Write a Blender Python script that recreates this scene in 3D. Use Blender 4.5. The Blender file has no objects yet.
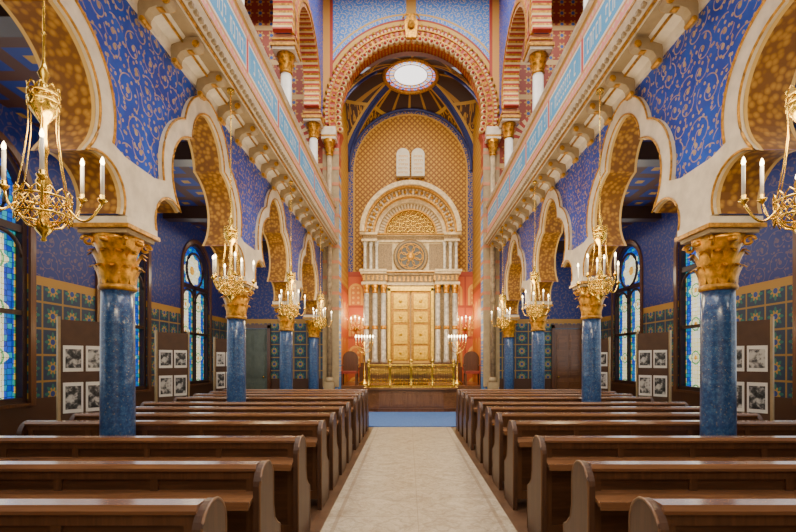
import bpy, math, random
from math import sin, cos, pi, radians, sqrt, atan2
from mathutils import Vector, Matrix
random.seed(4)
SC = bpy.context.scene
COL = SC.collection

# ------------------------------------------------------------------ node helper
class NB:
    def __init__(s, name, rough=0.6, metal=0.0):
        s.mat = bpy.data.materials.new(name); s.mat.use_nodes = True
        s.nt = s.mat.node_tree
        s.b = s.nt.nodes['Principled BSDF']
        s.b.inputs['Roughness'].default_value = rough
        s.b.inputs['Metallic'].default_value = metal
        s._tc = None
    def setin(s, inp, v):
        if isinstance(v, bpy.types.NodeSocket): s.nt.links.new(v, inp)
        elif isinstance(v, (tuple, list)) and len(v) == 3 and inp.type == 'RGBA': inp.default_value = (*v, 1)
        else: inp.default_value = v
    def m(s, op, *a):
        n = s.nt.nodes.new('ShaderNodeMath'); n.operation = op
        for i, v in enumerate(a): s.setin(n.inputs[i], v)
        return n.outputs[0]
    def add(s, a, b): return s.m('ADD', a, b)
    def sub(s, a, b): return s.m('SUBTRACT', a, b)
    def mul(s, a, b): return s.m('MULTIPLY', a, b)
    def fr(s, a): return s.m('FRACT', a)
    def ab(s, a): return s.m('ABSOLUTE', a)
    def lt(s, a, b): return s.m('LESS_THAN', a, b)
    def gt(s, a, b): return s.m('GREATER_THAN', a, b)
    def mx(s, a, b): return s.m('MAXIMUM', a, b)
    def mn(s, a, b): return s.m('MINIMUM', a, b)
    def mix(s, f, a, b):
        n = s.nt.nodes.new('ShaderNodeMix'); n.data_type = 'RGBA'
        s.setin(n.inputs[0], f); s.setin(n.inputs[6], a); s.setin(n.inputs[7], b)
        return n.outputs[2]
    def xyz(s):
        if s._tc is None:
            t = s.nt.nodes.new('ShaderNodeTexCoord'); s._tcn = t
            sp = s.nt.nodes.new('ShaderNodeSeparateXYZ'); s.nt.links.new(t.outputs['Object'], sp.inputs[0])
            s._tc = sp.outputs
        return s._tc[0], s._tc[1], s._tc[2]
    def obj(s): s.xyz(); return s._tcn.outputs['Object']
    def comb(s, x, y, z=0.0):
        n = s.nt.nodes.new('ShaderNodeCombineXYZ')
        s.setin(n.inputs[0], x); s.setin(n.inputs[1], y); s.setin(n.inputs[2], z); return n.outputs[0]
    def sep(s, v):
        n = s.nt.nodes.new('ShaderNodeSeparateXYZ'); s.nt.links.new(v, n.inputs[0]); return n.outputs
    def noise(s, sc, det=3, vec=None, rough=.55, dist=0):
        n = s.nt.nodes.new('ShaderNodeTexNoise'); n.inputs['Scale'].default_value = sc
        n.inputs['Detail'].default_value = det; n.inputs['Roughness'].default_value = rough
        n.inputs['Distortion'].default_value = dist
        s.nt.links.new(vec if vec is not None else s.obj(), n.inputs['Vector']); return n.outputs[0]
    def vor(s, sc, vec=None, feat='F1', rnd=1.0, dim='3D'):
        n = s.nt.nodes.new('ShaderNodeTexVoronoi'); n.voronoi_dimensions = dim; n.feature = feat
        n.inputs['Scale'].default_value = sc; n.inputs['Randomness'].default_value = rnd
        s.nt.links.new(vec if vec is not None else s.obj(), n.inputs['Vector']); return n.outputs
    def ramp(s, f, stops, interp='LINEAR'):
        n = s.nt.nodes.new('ShaderNodeValToRGB'); n.color_ramp.interpolation = interp
        e = n.color_ramp.elements
        e[0].position, e[0].color = stops[0][0], (*stops[0][1], 1)
        e[1].position, e[1].color = stops[-1][0], (*stops[-1][1], 1)
        for p, c in stops[1:-1]:
            k = e.new(p); k.color = (*c, 1)
        s.setin(n.inputs[0], f); return n.outputs[0]
    def bump(s, h, st=.3, d=.01):
        n = s.nt.nodes.new('ShaderNodeBump'); n.inputs['Strength'].default_value = st
        n.inputs['Distance'].default_value = d
        s.nt.links.new(h, n.inputs['Height']); s.nt.links.new(n.outputs[0], s.b.inputs['Normal'])
    def col(s, c): s.setin(s.b.inputs['Base Color'], c); return s
    def scroll(s, u, v, sc, w=.09, turns=2.6, rnd=.75):
        """spiral tendrils: 1 where a vine is painted"""
        vec = s.comb(u, v)
        o = s.vor(sc, vec, 'F1', rnd, '2D')
        d = s.nt.nodes.new('ShaderNodeVectorMath'); d.operation = 'SUBTRACT'
        s.nt.links.new(vec, d.inputs[0]); s.nt.links.new(o['Position'], d.inputs[1])
        q = s.sep(d.outputs[0])
        ang = s.mul(s.m('ARCTAN2', q[1], q[0]), 1 / (2 * pi))
        t = s.fr(s.add(ang, s.mul(o['Distance'], turns)))
        ln = s.lt(s.ab(s.sub(t, .5)), w)
        ln = s.mul(ln, s.gt(o['Distance'], .1))
        dot = s.lt(o['Distance'], .1)
        o2 = s.vor(sc * 3.1, vec, 'F1', 1.0, '2D')
        leaf = s.lt(o2['Distance'], .19)
        return s.mx(s.mx(ln, dot), leaf)
    def petals(s, u, v, size, n=8):
        fu = s.sub(s.fr(s.mul(u, 1 / size)), .5); fv = s.sub(s.fr(s.mul(v, 1 / size)), .5)
        r = s.m('SQRT', s.add(s.mul(fu, fu), s.mul(fv, fv)))
        a = s.m('ARCTAN2', fv, fu)
        pet = s.m('COSINE', s.mul(a, float(n)))
        return r, pet, fu, fv

CREAM = (.74, .63, .46)

def simple(name, c, rough=.5, metal=0, var=.12, sc=6, bump=0):
    n = NB(name, rough, metal)
    f = n.noise(sc, 4)
    d = tuple(x * (1 - var * 1.6) for x in c); l = tuple(min(1, x * (1 + var)) for x in c)
    n.col(n.ramp(f, [(.3, d), (.7, l)]))
    if bump: n.bump(n.noise(sc * 6, 3), bump, .01)
    return n.mat

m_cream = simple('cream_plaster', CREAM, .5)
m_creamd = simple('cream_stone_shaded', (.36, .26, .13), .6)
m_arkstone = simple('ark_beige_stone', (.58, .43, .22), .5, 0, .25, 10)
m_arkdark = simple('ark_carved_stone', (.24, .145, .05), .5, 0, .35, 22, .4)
m_gold = simple('gilded_metal', (.66, .30, .015), .32, .55, .45, 14, .25)
m_brass = simple('polished_brass', (.92, .53, .07), .2, .9, .3, 20)
m_doorgold = simple('bright_door_gold', (.92, .50, .02), .28, .3, .25, 14, .2)
m_goldp = simple('gold_paint', (.52, .24, .012), .4, .35, .4, 18, .3)
m_candle = simple('candle_white', (.85, .80, .68), .5)
m_white = simple('white_marble', (.74, .71, .62), .4, 0, .08)
m_tablet = simple('tablet_marble', (.58, .54, .44), .5, 0, .08)
m_dark = simple('dark_wood', (.035, .014, .006), .4)
m_frame = simple('window_frame_brown', (.03, .010, .006), .4)
m_boardb = simple('board_brown', (.075, .032, .012), .6)
m_redw = simple('red_painted_timber', (.32, .035, .012), .5)

def emit(name, c, st):
    n = NB(name, .5); n.col(c); n.b.inputs['Emission Color'].default_value = (*c, 1)
    n.b.inputs['Emission Strength'].default_value = st; return n.mat
m_bulb = emit('warm_bulb', (1, .80, .45), 20)

def wood(name, c1, c2, rough=.28, axis=0, sc=1.0, coat=.4):
    n = NB(name, rough)
    x, y, z = n.xyz()
    v = n.comb(n.mul(x, .6 if axis == 0 else 8), n.mul(y, 8 if axis != 1 else .6), n.mul(z, 8 if axis != 2 else .6))
    f = n.noise(2.2 * sc, 5, v, .6, 1.2)
    n.col(n.ramp(f, [(.3, c1), (.55, tuple((a + b) / 2 for a, b in zip(c1, c2))), (.75, c2)]))
    n.bump(f, .10, .004)
    n.b.inputs['Coat Weight'].default_value = coat; n.b.inputs['Coat Roughness'].default_value = .15
    return n.mat
m_pew = wood('pew_walnut', (.042, .016, .006), (.11, .044, .017), .28, 0, 1, .4)
m_pewtop = wood('pew_top_rail', (.15, .065, .027), (.27, .125, .055), .2, 0, 1, .7)
m_pewend = wood('pew_end_walnut', (.045, .017, .007), (.10, .040, .015), .45, 2, 1, .1)
m_pewframe = wood('pew_framing', (.07, .028, .011), (.145, .06, .024), .28, 2, 1, .4)
m_pewedge = wood('pew_edge_light', (.14, .065, .028), (.24, .125, .055), .4, 2, 1, .1)
m_stage = wood('stage_oak', (.12, .045, .015), (.26, .11, .038), .3)
m_door = wood('door_wood', (.07, .024, .008), (.15, .055, .018), .35, 2)
m_doorlit = wood('warm_brown_door', (.13, .05, .017), (.25, .105, .038), .35, 2)

def blue_wall(name, side=True, sc=3.7):
    n = NB(name, .45); x, y, z = n.xyz()
    u = y if side else x
    f = n.scroll(u, z, sc, .045, 2.2, .8)
    base = n.ramp(n.noise(3, 3), [(.3, (.002, .036, .36)), (.7, (.005, .085, .56))])
    gold = n.ramp(n.noise(9, 2), [(.3, (.44, .27, .06)), (.7, (.62, .43, .14))])
    n.col(n.mix(n.mul(f, .8), base, gold)); return n.mat
m_blue_side = blue_wall('blue_gold_scroll_arcade')

n = NB('chancel_wall_panels', .5); x, y, z = n.xyz()
ax = n.ab(x)
f = n.scroll(ax, z, 4.2, .09, 2.2, .6)
c = n.mix(n.mul(f, .75), (.07, .25, .66), (.70, .60, .36))
rr = n.m('SQRT', n.add(n.mul(x, x), n.mul(n.sub(z, 9.55), n.sub(z, 9.55))))
c = n.mix(n.lt(rr, 3.04), c, (.36, .04, .015))
c = n.mix(n.mul(n.gt(rr, 2.86), n.lt(rr, 2.98)), c, (.62, .36, .06))
fr1 = n.mul(n.gt(rr, 3.16), n.lt(rr, 3.22))
c = n.mix(fr1, c, (.64, .38, .08))
vb = n.mul(n.gt(ax, 2.62), n.gt(z, 9.6)); c = n.mix(vb, c, (.60, .28, .05))
vb2 = n.mul(n.mul(n.gt(ax, 2.52), n.lt(ax, 2.62)), n.gt(z, 9.6)); c = n.mix(vb2, c, (.42, .05, .02))
cb_ = n.lt(ax, .16); c = n.mix(n.mul(cb_, n.gt(rr, 3.04)), c, (.60, .34, .06))
n.col(c); m_chwall = n.mat

# gold soffit: smooth dark gold with fine leaf ornament
n = NB('gold_relief_soffit', .5, .15); x, y, z = n.xyz()
o = n.vor(16, None, 'F1', .9)
rel = o['Distance']
g = n.ramp(rel, [(.15, (.44, .215, .02)), (.42, (.30, .13, .009)), (.6, (.17, .065, .004))])
ed = n.gt(n.ab(n.sub(n.ab(x), 3.03)), .175)
n.col(n.mix(ed, g, (.62, .40, .12)))
m_soffit = n.mat

n = NB('blue_scagliola', .28)
ns = n.noise(26, 8, None, .75)
c = n.ramp(ns, [(.32, (.005, .02, .08)), (.5, (.016, .06, .18)), (.68, (.07, .16, .29))])
c = n.mix(n.gt(n.noise(48, 5, None, .75), .61), c, (.26, .23, .15))
n.col(c); n.b.inputs['Coat Weight'].default_value = .4; m_shaft = n.mat

def outer_wall(name, side=True):
    n = NB(name, .5); x, y, z = n.xyz(); u = y if side else x
    r, p, fu, fv = n.petals(u, z, .42, 8)
    star = n.lt(r, n.add(.30, n.mul(p, .09)))
    c = n.mix(star, (.008, .035, .09), (.015, .15, .12))
    c = n.mix(n.lt(r, n.add(.20, n.mul(p, -.06))), c, (.42, .25, .04))
    c = n.mix(n.lt(r, .11), c, (.01, .05, .26))
    c = n.mix(n.gt(n.mx(n.ab(fu), n.ab(fv)), .46), c, (.30, .18, .035))
    f = n.scroll(u, z, 2.9, .05)
    bl = n.mix(n.mul(f, .3), (.003, .018, .17), (.32, .18, .04))
    c = n.mix(n.gt(z, 2.85), c, bl)
    band = n.mul(n.gt(z, 2.78), n.lt(z, 2.92))
    c = n.mix(band, c, (.40, .21, .03))
    c = n.mix(n.lt(z, 1.0), c, (.06, .022, .008))
    n.col(c); return n.mat
m_out_side = outer_wall('mosaic_outer_wall'); m_out_end = outer_wall('mosaic_end_wall', False)

def terra(name, side=True):
    n = NB(name, .6); x, y, z = n.xyz(); u = y if side else x
    r, p, fu, fv = n.petals(u, z, .36, 6)
    c = n.mix(n.lt(r, n.add(.3, n.mul(p, .1))), (.26, .035, .012), (.50, .25, .04))
    c = n.mix(n.lt(r, .15), c, (.03, .07, .26))
    c = n.mix(n.lt(n.fr(n.mul(z, .9)), .14), c, (.54, .34, .12))
    n.col(c); return n.mat
m_terra_side = terra('terracotta_pattern_side'); m_terra_end = terra('terracotta_pattern_end', False)

# parapet
n = NB('painted_parapet', .45); x, y, z = n.xyz()
c = (.60, .05, .06)
pu = n.fr(n.mul(n.sub(y, .3), 1 / 1.565))
inp = n.mul(n.mul(n.gt(z, 5.84), n.lt(z, 6.24)), n.mul(n.gt(pu, .04), n.lt(pu, .96)))
inb = n.mul(n.mul(n.gt(z, 5.80), n.lt(z, 6.28)), n.mul(n.gt(pu, .025), n.lt(pu, .975)))
c = n.mix(inb, c, (.80, .74, .60))
c = n.mix(inp, c, (.05, .36, .70))
FQ = 10.0
row = n.mul(n.gt(z, 5.93), n.lt(z, 6.15))
fy = n.fr(n.mul(y, FQ)); cell = n.m('FLOOR', n.mul(y, FQ))
rnd = n.fr(n.mul(n.m('SINE', n.mul(cell, 12.9)), 437.5))
vs = n.mul(n.lt(n.ab(n.sub(fy, .78)), .10), n.gt(z, n.add(5.93, n.mul(n.gt(rnd, .7), .10))))
hs = n.mul(n.mul(n.gt(z, 6.11), n.lt(fy, .86)), n.gt(fy, .25))
hb = n.mul(n.mul(n.lt(z, 5.97), n.gt(rnd, .5)), n.mul(n.lt(fy, .86), n.gt(fy, .25)))
vb = n.mul(n.lt(n.ab(n.sub(fy, .30)), .09), n.lt(rnd, .4))
mk = n.mul(n.mul(n.mul(row, n.mx(n.mx(vs, hs), n.mx(hb, vb))), n.mul(n.gt(pu, .08), n.lt(pu, .92))), n.gt(rnd, .12))
c = n.mix(n.mul(mk, .9), c, (.84, .82, .70))
b1 = n.mul(n.lt(z, 5.76), n.gt(z, 5.62)); b2 = n.mul(n.lt(z, 6.41), n.gt(z, 6.31))
r, p, fu, fv = n.petals(y, n.add(z, -.06), .125, 4)
c = n.mix(n.mx(b1, b2), c, (.80, .27, .24))
c = n.mix(n.mul(n.mx(b1, b2), n.lt(r, n.add(.28, n.mul(p, .08)))), c, (.74, .56, .30))
for zz_ in (5.61, 5.78, 6.30, 6.42):
    c = n.mix(n.lt(n.ab(n.sub(z, zz_)), .012), c, (.62, .36, .06))
c = n.mix(n.gt(z, 6.43), c, (.62, .34, .04))
c = n.mix(n.mul(n.gt(z, 5.5), n.lt(z, 5.59)), c, (.62, .36, .07))
n.col(c); m_parapet = n.mat

n = NB('coffered_ceiling', .5); x, y, z = n.xyz()
bx = n.fr(n.mul(x, 1 / .62)); by = n.fr(n.mul(n.sub(y, 1.4), 1 / .626))
edge = n.mx(n.gt(n.ab(n.sub(bx, .5)), .34), n.gt(n.ab(n.sub(by, .5)), .34))
c = n.mix(edge, (.006, .024, .19), (.07, .022, .007))
c = n.mix(n.mul(n.lt(n.ab(n.sub(bx, .5)), .12), n.lt(n.ab(n.sub(by, .5)), .12)), c, (.38, .21, .03))
n.col(c); m_coffer = n.mat

# floor
n = NB('stone_floor', .4); x, y, z = n.xyz()
ns = n.noise(2.8, 9, None, .75, 2.0)
st = n.ramp(ns, [(.3, (.24, .175, .10)), (.45, (.39, .31, .21)), (.58, (.48, .40, .28)), (.7, (.56, .48, .36))])
sp = n.gt(n.noise(16, 9, None, .88), .53)
st = n.mix(n.mul(sp, .5), st, (.25, .18, .11))
sp2 = n.gt(n.noise(40, 6, None, .85), .58)
st = n.mix(n.mul(sp2, .45), st, (.62, .55, .43))
r, p, fu, fv = n.petals(n.add(x, .92), y, .46, 4)
st = n.mix(n.mul(n.lt(n.ab(n.sub(r, n.add(.30, n.mul(p, .07)))), .03), .28), st, (.16, .11, .06))
r, p, fu, fv = n.petals(n.add(x, .92), y, .92, 4)
st = n.mix(n.mul(n.gt(n.mx(n.ab(fu), n.ab(fv)), .494), .45), st, (.2, .14, .08))
wd = n.ramp(n.noise(4, 3), [(.3, (.07, .033, .016)), (.7, (.13, .065, .03))])
ed = n.gt(n.ab(x), .92)
bd = n.mul(n.gt(n.ab(x), .79), n.lt(n.ab(x), .83))
st = n.mix(n.mul(bd, .5), st, (.22, .14, .08))
n.col(n.mix(ed, st, wd)); n.bump(ns, .05, .01); m_floor = n.mat

m_carpet = simple('blue_carpet', (.07, .16, .40), .9, 0, .15, 30, .2)

# apse gold wall
n = NB('apse_gold_diaper', .6, 0); x, y, z = n.xyz()
u = n.add(x, 5.0)
r, p, fu, fv = n.petals(u, z, .22, 4)
r2, p2, fu2, fv2 = n.petals(n.add(u, .11), n.add(z, .11), .22, 4)
ring = n.mx(n.lt(n.ab(n.sub(r, n.add(.36, n.mul(p, .05)))), .07), n.lt(n.ab(n.sub(r2, n.add(.36, n.mul(p2, .05)))), .07))
c = n.mix(ring, (.40, .185, .006), (.19, .070, .002))
c = n.mix(n.mx(n.lt(r, .14), n.lt(r2, .14)), c, (.56, .30, .015))
dz = n.sub(z, 9.2)
rr = n.m('SQRT', n.add(n.mul(x, x), n.mul(dz, dz)))
up_ = n.gt(z, 9.2)
rad = n.add(n.mul(rr, up_), n.mul(n.ab(x), n.sub(1.0, up_)))
c = n.mix(n.gt(rad, 2.24), c, (.50, .26, .02))
sc_ = n.scroll(x, z, 5.0, .12, 2.0)
bl = n.mix(sc_, (.006, .03, .20), (.38, .22, .04))
c = n.mix(n.gt(rad, 2.30), c, bl)
low = n.lt(z, 5.0)
uu = n.sub(n.fr(n.mul(n.add(x, 5.0), 1 / .8)), .5); vv = n.sub(n.fr(n.mul(z, 1 / 1.25)), .5)
ra = n.m('SQRT', n.add(n.mul(uu, uu), n.mul(n.mul(n.mx(vv, 0.0), n.mx(vv, 0.0)), 2.2)))
lc = n.mix(n.lt(ra, .36), (.46, .075, .012), (.62, .32, .04))
lc = n.mix(n.lt(ra, .25), lc, (.50, .16, .02))
r3, p3, fu3, fv3 = n.petals(u, z, .2, 4)
lc = n.mix(n.mul(n.lt(ra, .23), n.lt(r3, .26)), lc, (.68, .40, .07))
lc = n.mix(n.mx(n.gt(n.ab(uu), .46), n.gt(n.ab(vv), .46)), lc, (.28, .03, .008))
c = n.mix(low, c, lc)
c = n.mix(n.mul(n.gt(z, 5.0), n.lt(z, 5.15)), c, (.34, .045, .015))
n.col(c); m_apse = n.mat

n = NB('choir_side_gold', .5, .0); x, y, z = n.xyz()
r, p, fu, fv = n.petals(y, z, .22, 6)
c = n.mix(n.lt(r, n.add(.26, n.mul(p, .1))), (.38, .18, .012), (.58, .34, .05))
uu = n.sub(n.fr(n.mul(y, 1 / .7)), .5); vv = n.sub(n.fr(n.mul(z, 1 / 1.4)), .5)
ra = n.m('SQRT', n.add(n.mul(uu, uu), n.mul(n.mul(n.mx(vv, 0.0), n.mx(vv, 0.0)), 2.2)))
lc = n.mix(n.lt(ra, .36), (.44, .07, .012), (.60, .30, .035))
lc = n.mix(n.lt(ra, .25), lc, (.48, .15, .02))
c = n.mix(n.lt(z, 4.2), c, lc)
c = n.mix(n.mul(n.gt(z, 4.2), n.lt(z, 4.4)), c, (.28, .04, .015))
n.col(c); m_choirside = n.mat

# choir vault
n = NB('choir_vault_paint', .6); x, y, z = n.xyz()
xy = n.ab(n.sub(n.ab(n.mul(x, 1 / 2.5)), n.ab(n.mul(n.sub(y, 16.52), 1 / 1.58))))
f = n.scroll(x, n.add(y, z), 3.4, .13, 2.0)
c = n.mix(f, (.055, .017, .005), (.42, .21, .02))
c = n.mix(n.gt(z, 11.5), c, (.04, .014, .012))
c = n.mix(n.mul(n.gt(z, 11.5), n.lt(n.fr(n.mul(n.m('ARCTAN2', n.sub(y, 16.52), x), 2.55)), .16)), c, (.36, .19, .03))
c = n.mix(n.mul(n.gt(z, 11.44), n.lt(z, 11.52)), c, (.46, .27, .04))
c = n.mix(n.lt(xy, .09), c, (.008, .018, .15))
c = n.mix(n.lt(n.ab(n.sub(xy, .11)), .025), c, (.48, .28, .04))
n.col(c); m_vault = n.mat

def prints():
    L = []
    for i in range(3):
        n = NB('black_white_print_%d' % i, .4)
        x, y, z = n.xyz()
        v = n.comb(n.add(x, 3.7 * i), z, i * 1.3)
        ns = n.noise(9, 4, v, .6)
        n.col(n.ramp(ns, [(.40, (.004, .004, .004)), (.5, (.06, .06, .06)), (.62, (.55, .54, .51))])); L.append(n.mat)
    return L
m_prints = prints()
m_mat = simple('print_white_border', (.78, .77, .72), .6, 0, .03)

# stained glass : pale cream centres, narrow blue borders
n = NB('stained_glass', .3); x, y, z = n.xyz()
u = n.sub(n.mul(n.fr(n.mul(n.sub(y, 1.405), 1 / 3.13)), 3.13), 1.565)
au = n.ab(u)
vec = n.comb(u, z)
o = n.vor(12, vec, 'F1', .25, '2D'); rc = n.sep(o['Color'])
e = n.vor(12, vec, 'DISTANCE_TO_EDGE', .25, '2D')
cc = n.ramp(rc[0], [(0, (.004, .04, .36)), (.35, (.008, .14, .40)), (.6, (.01, .07, .46)), (.8, (.01, .26, .34)), (1, (.03, .26, .14))], 'CONSTANT')
pale = n.ramp(rc[1], [(0, (.72, .70, .42)), (.4, (.82, .76, .46)), (.7, (.76, .78, .66)), (1, (.86, .84, .66))], 'CONSTANT')
lu = n.sub(au, .36)
zf = n.sub(n.fr(n.mul(n.add(z, .15), 1 / .72)), .5)
rm = n.m('SQRT', n.add(n.mul(n.mul(lu, lu), 9.0), n.mul(n.mul(zf, zf), 4.6)))
am = n.m('ARCTAN2', zf, n.mul(lu, 1.5))
ros = n.mul(n.lt(rm, n.add(.58, n.mul(n.m('COSINE', n.mul(am, 6.0)), .10))), n.lt(z, 3.45))
cen = n.mul(n.lt(n.ab(lu), .14), n.lt(z, 3.45))
cc = n.mix(n.mx(ros, cen), cc, pale)
cc = n.mix(n.mul(n.lt(n.ab(n.sub(rm, .40)), .05), n.lt(z, 3.45)), cc, (.10, .34, .12))
cc = n.mix(n.mul(n.lt(rm, .15), n.lt(z, 3.45)), cc, (.65, .33, .03))
bdr = n.mul(n.gt(n.ab(lu), .31), n.lt(z, 3.5))
green = n.mix(n.gt(n.fr(n.mul(z, 5.0)), .5), (.03, .22, .10), (.55, .36, .04))
cc = n.mix(bdr, cc, green)
r2 = n.m('SQRT', n.add(n.mul(u, u), n.mul(n.sub(z, 4.05), n.sub(z, 4.05))))
a2 = n.m('ARCTAN2', n.sub(z, 4.05), u)
fl = n.lt(r2, n.add(.42, n.mul(n.m('COSINE', n.mul(a2, 8.0)), .04)))
cc = n.mix(fl, cc, pale)
cc = n.mix(n.lt(r2, .12), cc, (.6, .3, .03))
cc = n.mix(n.lt(e['Distance'], .045), cc, (.003, .003, .005))
n.col(cc); n.setin(n.b.inputs['Emission Color'], cc); n.b.inputs['Emission Strength'].default_value = 1.1
m_glass = n.mat
n = NB('skylight_glass', .4); x, y, z = n.xyz()
dy_ = n.sub(y, 16.52)
rs = n.m('SQRT', n.add(n.mul(x, x), n.mul(dy_, dy_)))
an = n.m('ARCTAN2', dy_, x)
seg = n.gt(n.fr(n.mul(an, 24 / (2 * pi))), .5)
cs = n.mix(n.gt(rs, .62), (.95, .97, 1.0), n.mix(seg, (.75, .38, .10), (.20, .35, .70)))
cs = n.mix(n.gt(rs, .80), cs, n.mix(seg, (.12, .22, .60), (.60, .14, .08)))
n.col(cs); n.setin(n.b.inputs['Emission Color'], cs); n.b.inputs['Emission Strength'].default_value = 2.2; m_sky = n.mat

m_red = simple('red_voussoir', (.38, .028, .010), .6)
m_pink = simple('pink_plaster', (.52, .20, .09), .6)
m_stripe = simple('stripe_cream_gold', (.68, .48, .20), .5)

# ------------------------------------------------------------------ mesh builder
class MB:
    def __init__(s): s.v = []; s.f = []; s.mi = []; s.sm = []
    def face(s, idx, mi=0, sm=False): s.f.append(tuple(idx)); s.mi.append(mi); s.sm.append(sm)
    def box(s, x0, x1, y0, y1, z0, z1, mi=0):
        if x0 > x1: x0, x1 = x1, x0
        b = len(s.v)
        s.v += [(x0, y0, z0), (x1, y0, z0), (x1, y1, z0), (x0, y1, z0), (x0, y0, z1), (x1, y0, z1), (x1, y1, z1), (x0, y1, z1)]
        for q in ((0, 3, 2, 1), (4, 5, 6, 7), (0, 1, 5, 4), (1, 2, 6, 5), (2, 3, 7, 6), (3, 0, 4, 7)): s.face([b + i for i in q], mi)
        return s
    def prism(s, poly, fn, a, b, mi=0, caps=True, sidemi=None, sm=False):
        n = len(poly); k = len(s.v)
        s.v += [fn(p[0], p[1], a) for p in poly] + [fn(p[0], p[1], b) for p in poly]
        if caps: s.face(range(k, k + n), mi); s.face(range(k + 2 * n - 1, k + n - 1, -1), mi)
        for i in range(n):
            j = (i + 1) % n; s.face((k + i, k + n + i, k + n + j, k + j), mi if sidemi is None else sidemi, sm)
        return s
    def lathe(s, prof, seg=20, c=(0, 0, 0), mi=0, sm=True, axis='z'):
        k = len(s.v); m = len(prof)
        for (r, z) in prof:
            for i in range(seg):
                a = 2 * pi * i / seg
                if axis == 'z': s.v.append((c[0] + r * cos(a), c[1] + r * sin(a), c[2] + z))
                else: s.v.append((c[0] + r * cos(a), c[1] + z, c[2] + r * sin(a)))
        for j in range(m - 1):
            for i in range(seg):
                i2 = (i + 1) % seg
                s.face((k + j * seg + i, k + j * seg + i2, k + (j + 1) * seg + i2, k + (j + 1) * seg + i), mi, sm)
        s.face(range(k + seg - 1, k - 1, -1), mi); s.face(range(k + (m - 1) * seg, k + m * seg), mi)
        return s
    def tube(s, pts, r, seg=8, mi=0, closed=False):
        k = len(s.v); n = len(pts); P = [Vector(p) for p in pts]
        rr = r if isinstance(r, (list, tuple)) else [r] * n
        for i in range(n):
            if closed: t = P[(i + 1) % n] - P[i - 1]
            else: t = P[min(i + 1, n - 1)] - P[max(i - 1, 0)]
            t.normalize()
            up = Vector((0, 0, 1)) if abs(t.z) < .95 else Vector((0, 1, 0))
            a = t.cross(up).normalized(); b = t.cross(a)
            for j in range(seg):
                q = 2 * pi * j / seg; s.v.append(tuple(P[i] + a * cos(q) * rr[i] + b * sin(q) * rr[i]))
        for i in range(n if closed else n - 1):
            i2 = (i + 1) % n
            for j in range(seg):
                j2 = (j + 1) % seg
                s.face((k + i * seg + j, k + i * seg + j2, k + i2 * seg + j2, k + i2 * seg + j), mi, True)
        if not closed:
            s.face(range(k + seg - 1, k - 1, -1), mi); s.face(range(k + (n - 1) * seg, k + n * seg), mi)
        return s
    def ring(s, cx, cz, r0, r1, a0, a1, n, y0, y1, mats=(0,), per=1):
        for i in range(n):
            A = a0 + (a1 - a0) * i / n; B = a0 + (a1 - a0) * (i + 1) / n
            k = len(s.v)
            for yy in (y0, y1):
                for (r, a) in ((r0, A), (r1, A), (r1, B), (r0, B)): s.v.append((cx + r * cos(a), yy, cz + r * sin(a)))
            mi = mats[(i // per) % len(mats)]
            for q in ((0, 1, 2, 3), (7, 6, 5, 4), (0, 4, 5, 1), (1, 5, 6, 2), (2, 6, 7, 3), (3, 7, 4, 0)): s.face([k + t for t in q], mi)
        return s
    def leaf(s, ang, r0, z0, h, w, curl, mi=0):
        k = len(s.v); N = 6
        for i in range(N + 1):
            t = i / N
            ww = w * (0.75 + .5 * sin(pi * min(1, t * 1.1))) * (1 if t < .8 else (1 - t) * 3.5 + .3)
            out = r0 + curl * (t ** 2.5) ; zz = z0 + h * (t if t < .85 else .85 - (t - .85) * .9)
            for sx in (-1, 0, 1):
                rr = out + (.018 if sx == 0 else 0)
                s.v.append((rr * cos(ang) - sx * ww * sin(ang), rr * sin(ang) + sx * ww * cos(ang), zz))
        for i in range(N):
            for j in range(2):
                a = k + i * 3 + j; s.face((a, a + 1, a + 4, a + 3), mi, True)
        return s
    def mesh(s, name, mats):
        me = bpy.data.meshes.new(name); me.from_pydata(s.v, [], s.f)
        for m_ in mats: me.materials.append(m_)
        me.polygons.foreach_set('material_index', s.mi); me.polygons.foreach_set('use_smooth', s.sm)
        me.validate(); me.update(); return me
    def obj(s, name, mats, parent=None, loc=None, rot=None):
        o = bpy.data.objects.new(name, s.mesh(name, mats if isinstance(mats, list) else [mats])); COL.objects.link(o)
        if parent: o.parent = parent
        if loc: o.location = loc
        if rot: o.rotation_euler = rot
        return o

def empty(name, loc=(0, 0, 0), rot=None):
    o = bpy.data.objects.new(name, None); o.empty_display_size = .2; COL.objects.link(o); o.location = loc
    if rot: o.rotation_euler = rot
    return o
def tag(o, label, cat, group=None):
    o['label'] = label; o['category'] = cat
    if group: o['group'] = group
    return o
def struct(o, label, cat='room'):
    o['kind'] = 'structure'; o['label'] = label; o['category'] = cat; return o
def dup(root, loc=None, rot=None):
    def rec(o, par):
        c = o.copy(); COL.objects.link(c)
        if par is not None: c.parent = par; c.matrix_parent_inverse = o.matrix_parent_inverse.copy()
        for ch in list(o.children): rec(ch, c)
        return c
    c = rec(root, None)
    if loc is not None: c.location = loc
    if rot is not None: c.rotation_euler = rot
    return c
def plate(outer, holes, th):
    cu = bpy.data.curves.new('tmp', 'CURVE'); cu.dimensions = '2D'; cu.fill_mode = 'BOTH'; cu.extrude = th / 2
    for poly in [outer] + holes:
        sp = cu.splines.new('POLY'); sp.points.add(len(poly) - 1)
        for p, q in zip(sp.points, poly): p.co = (q[0], q[1], 0, 1)
        sp.use_cyclic_u = True
    o = bpy.data.objects.new('tmp', cu); COL.objects.link(o)
    dg = bpy.context.evaluated_depsgraph_get(); dg.update()
    me = bpy.data.meshes.new_from_object(o.evaluated_get(dg))
    V = [tuple(v.co) for v in me.vertices]; F = [tuple(p.vertices) for p in me.polygons]
    bpy.data.objects.remove(o); bpy.data.meshes.remove(me); bpy.data.curves.remove(cu)
    return V, F
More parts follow.
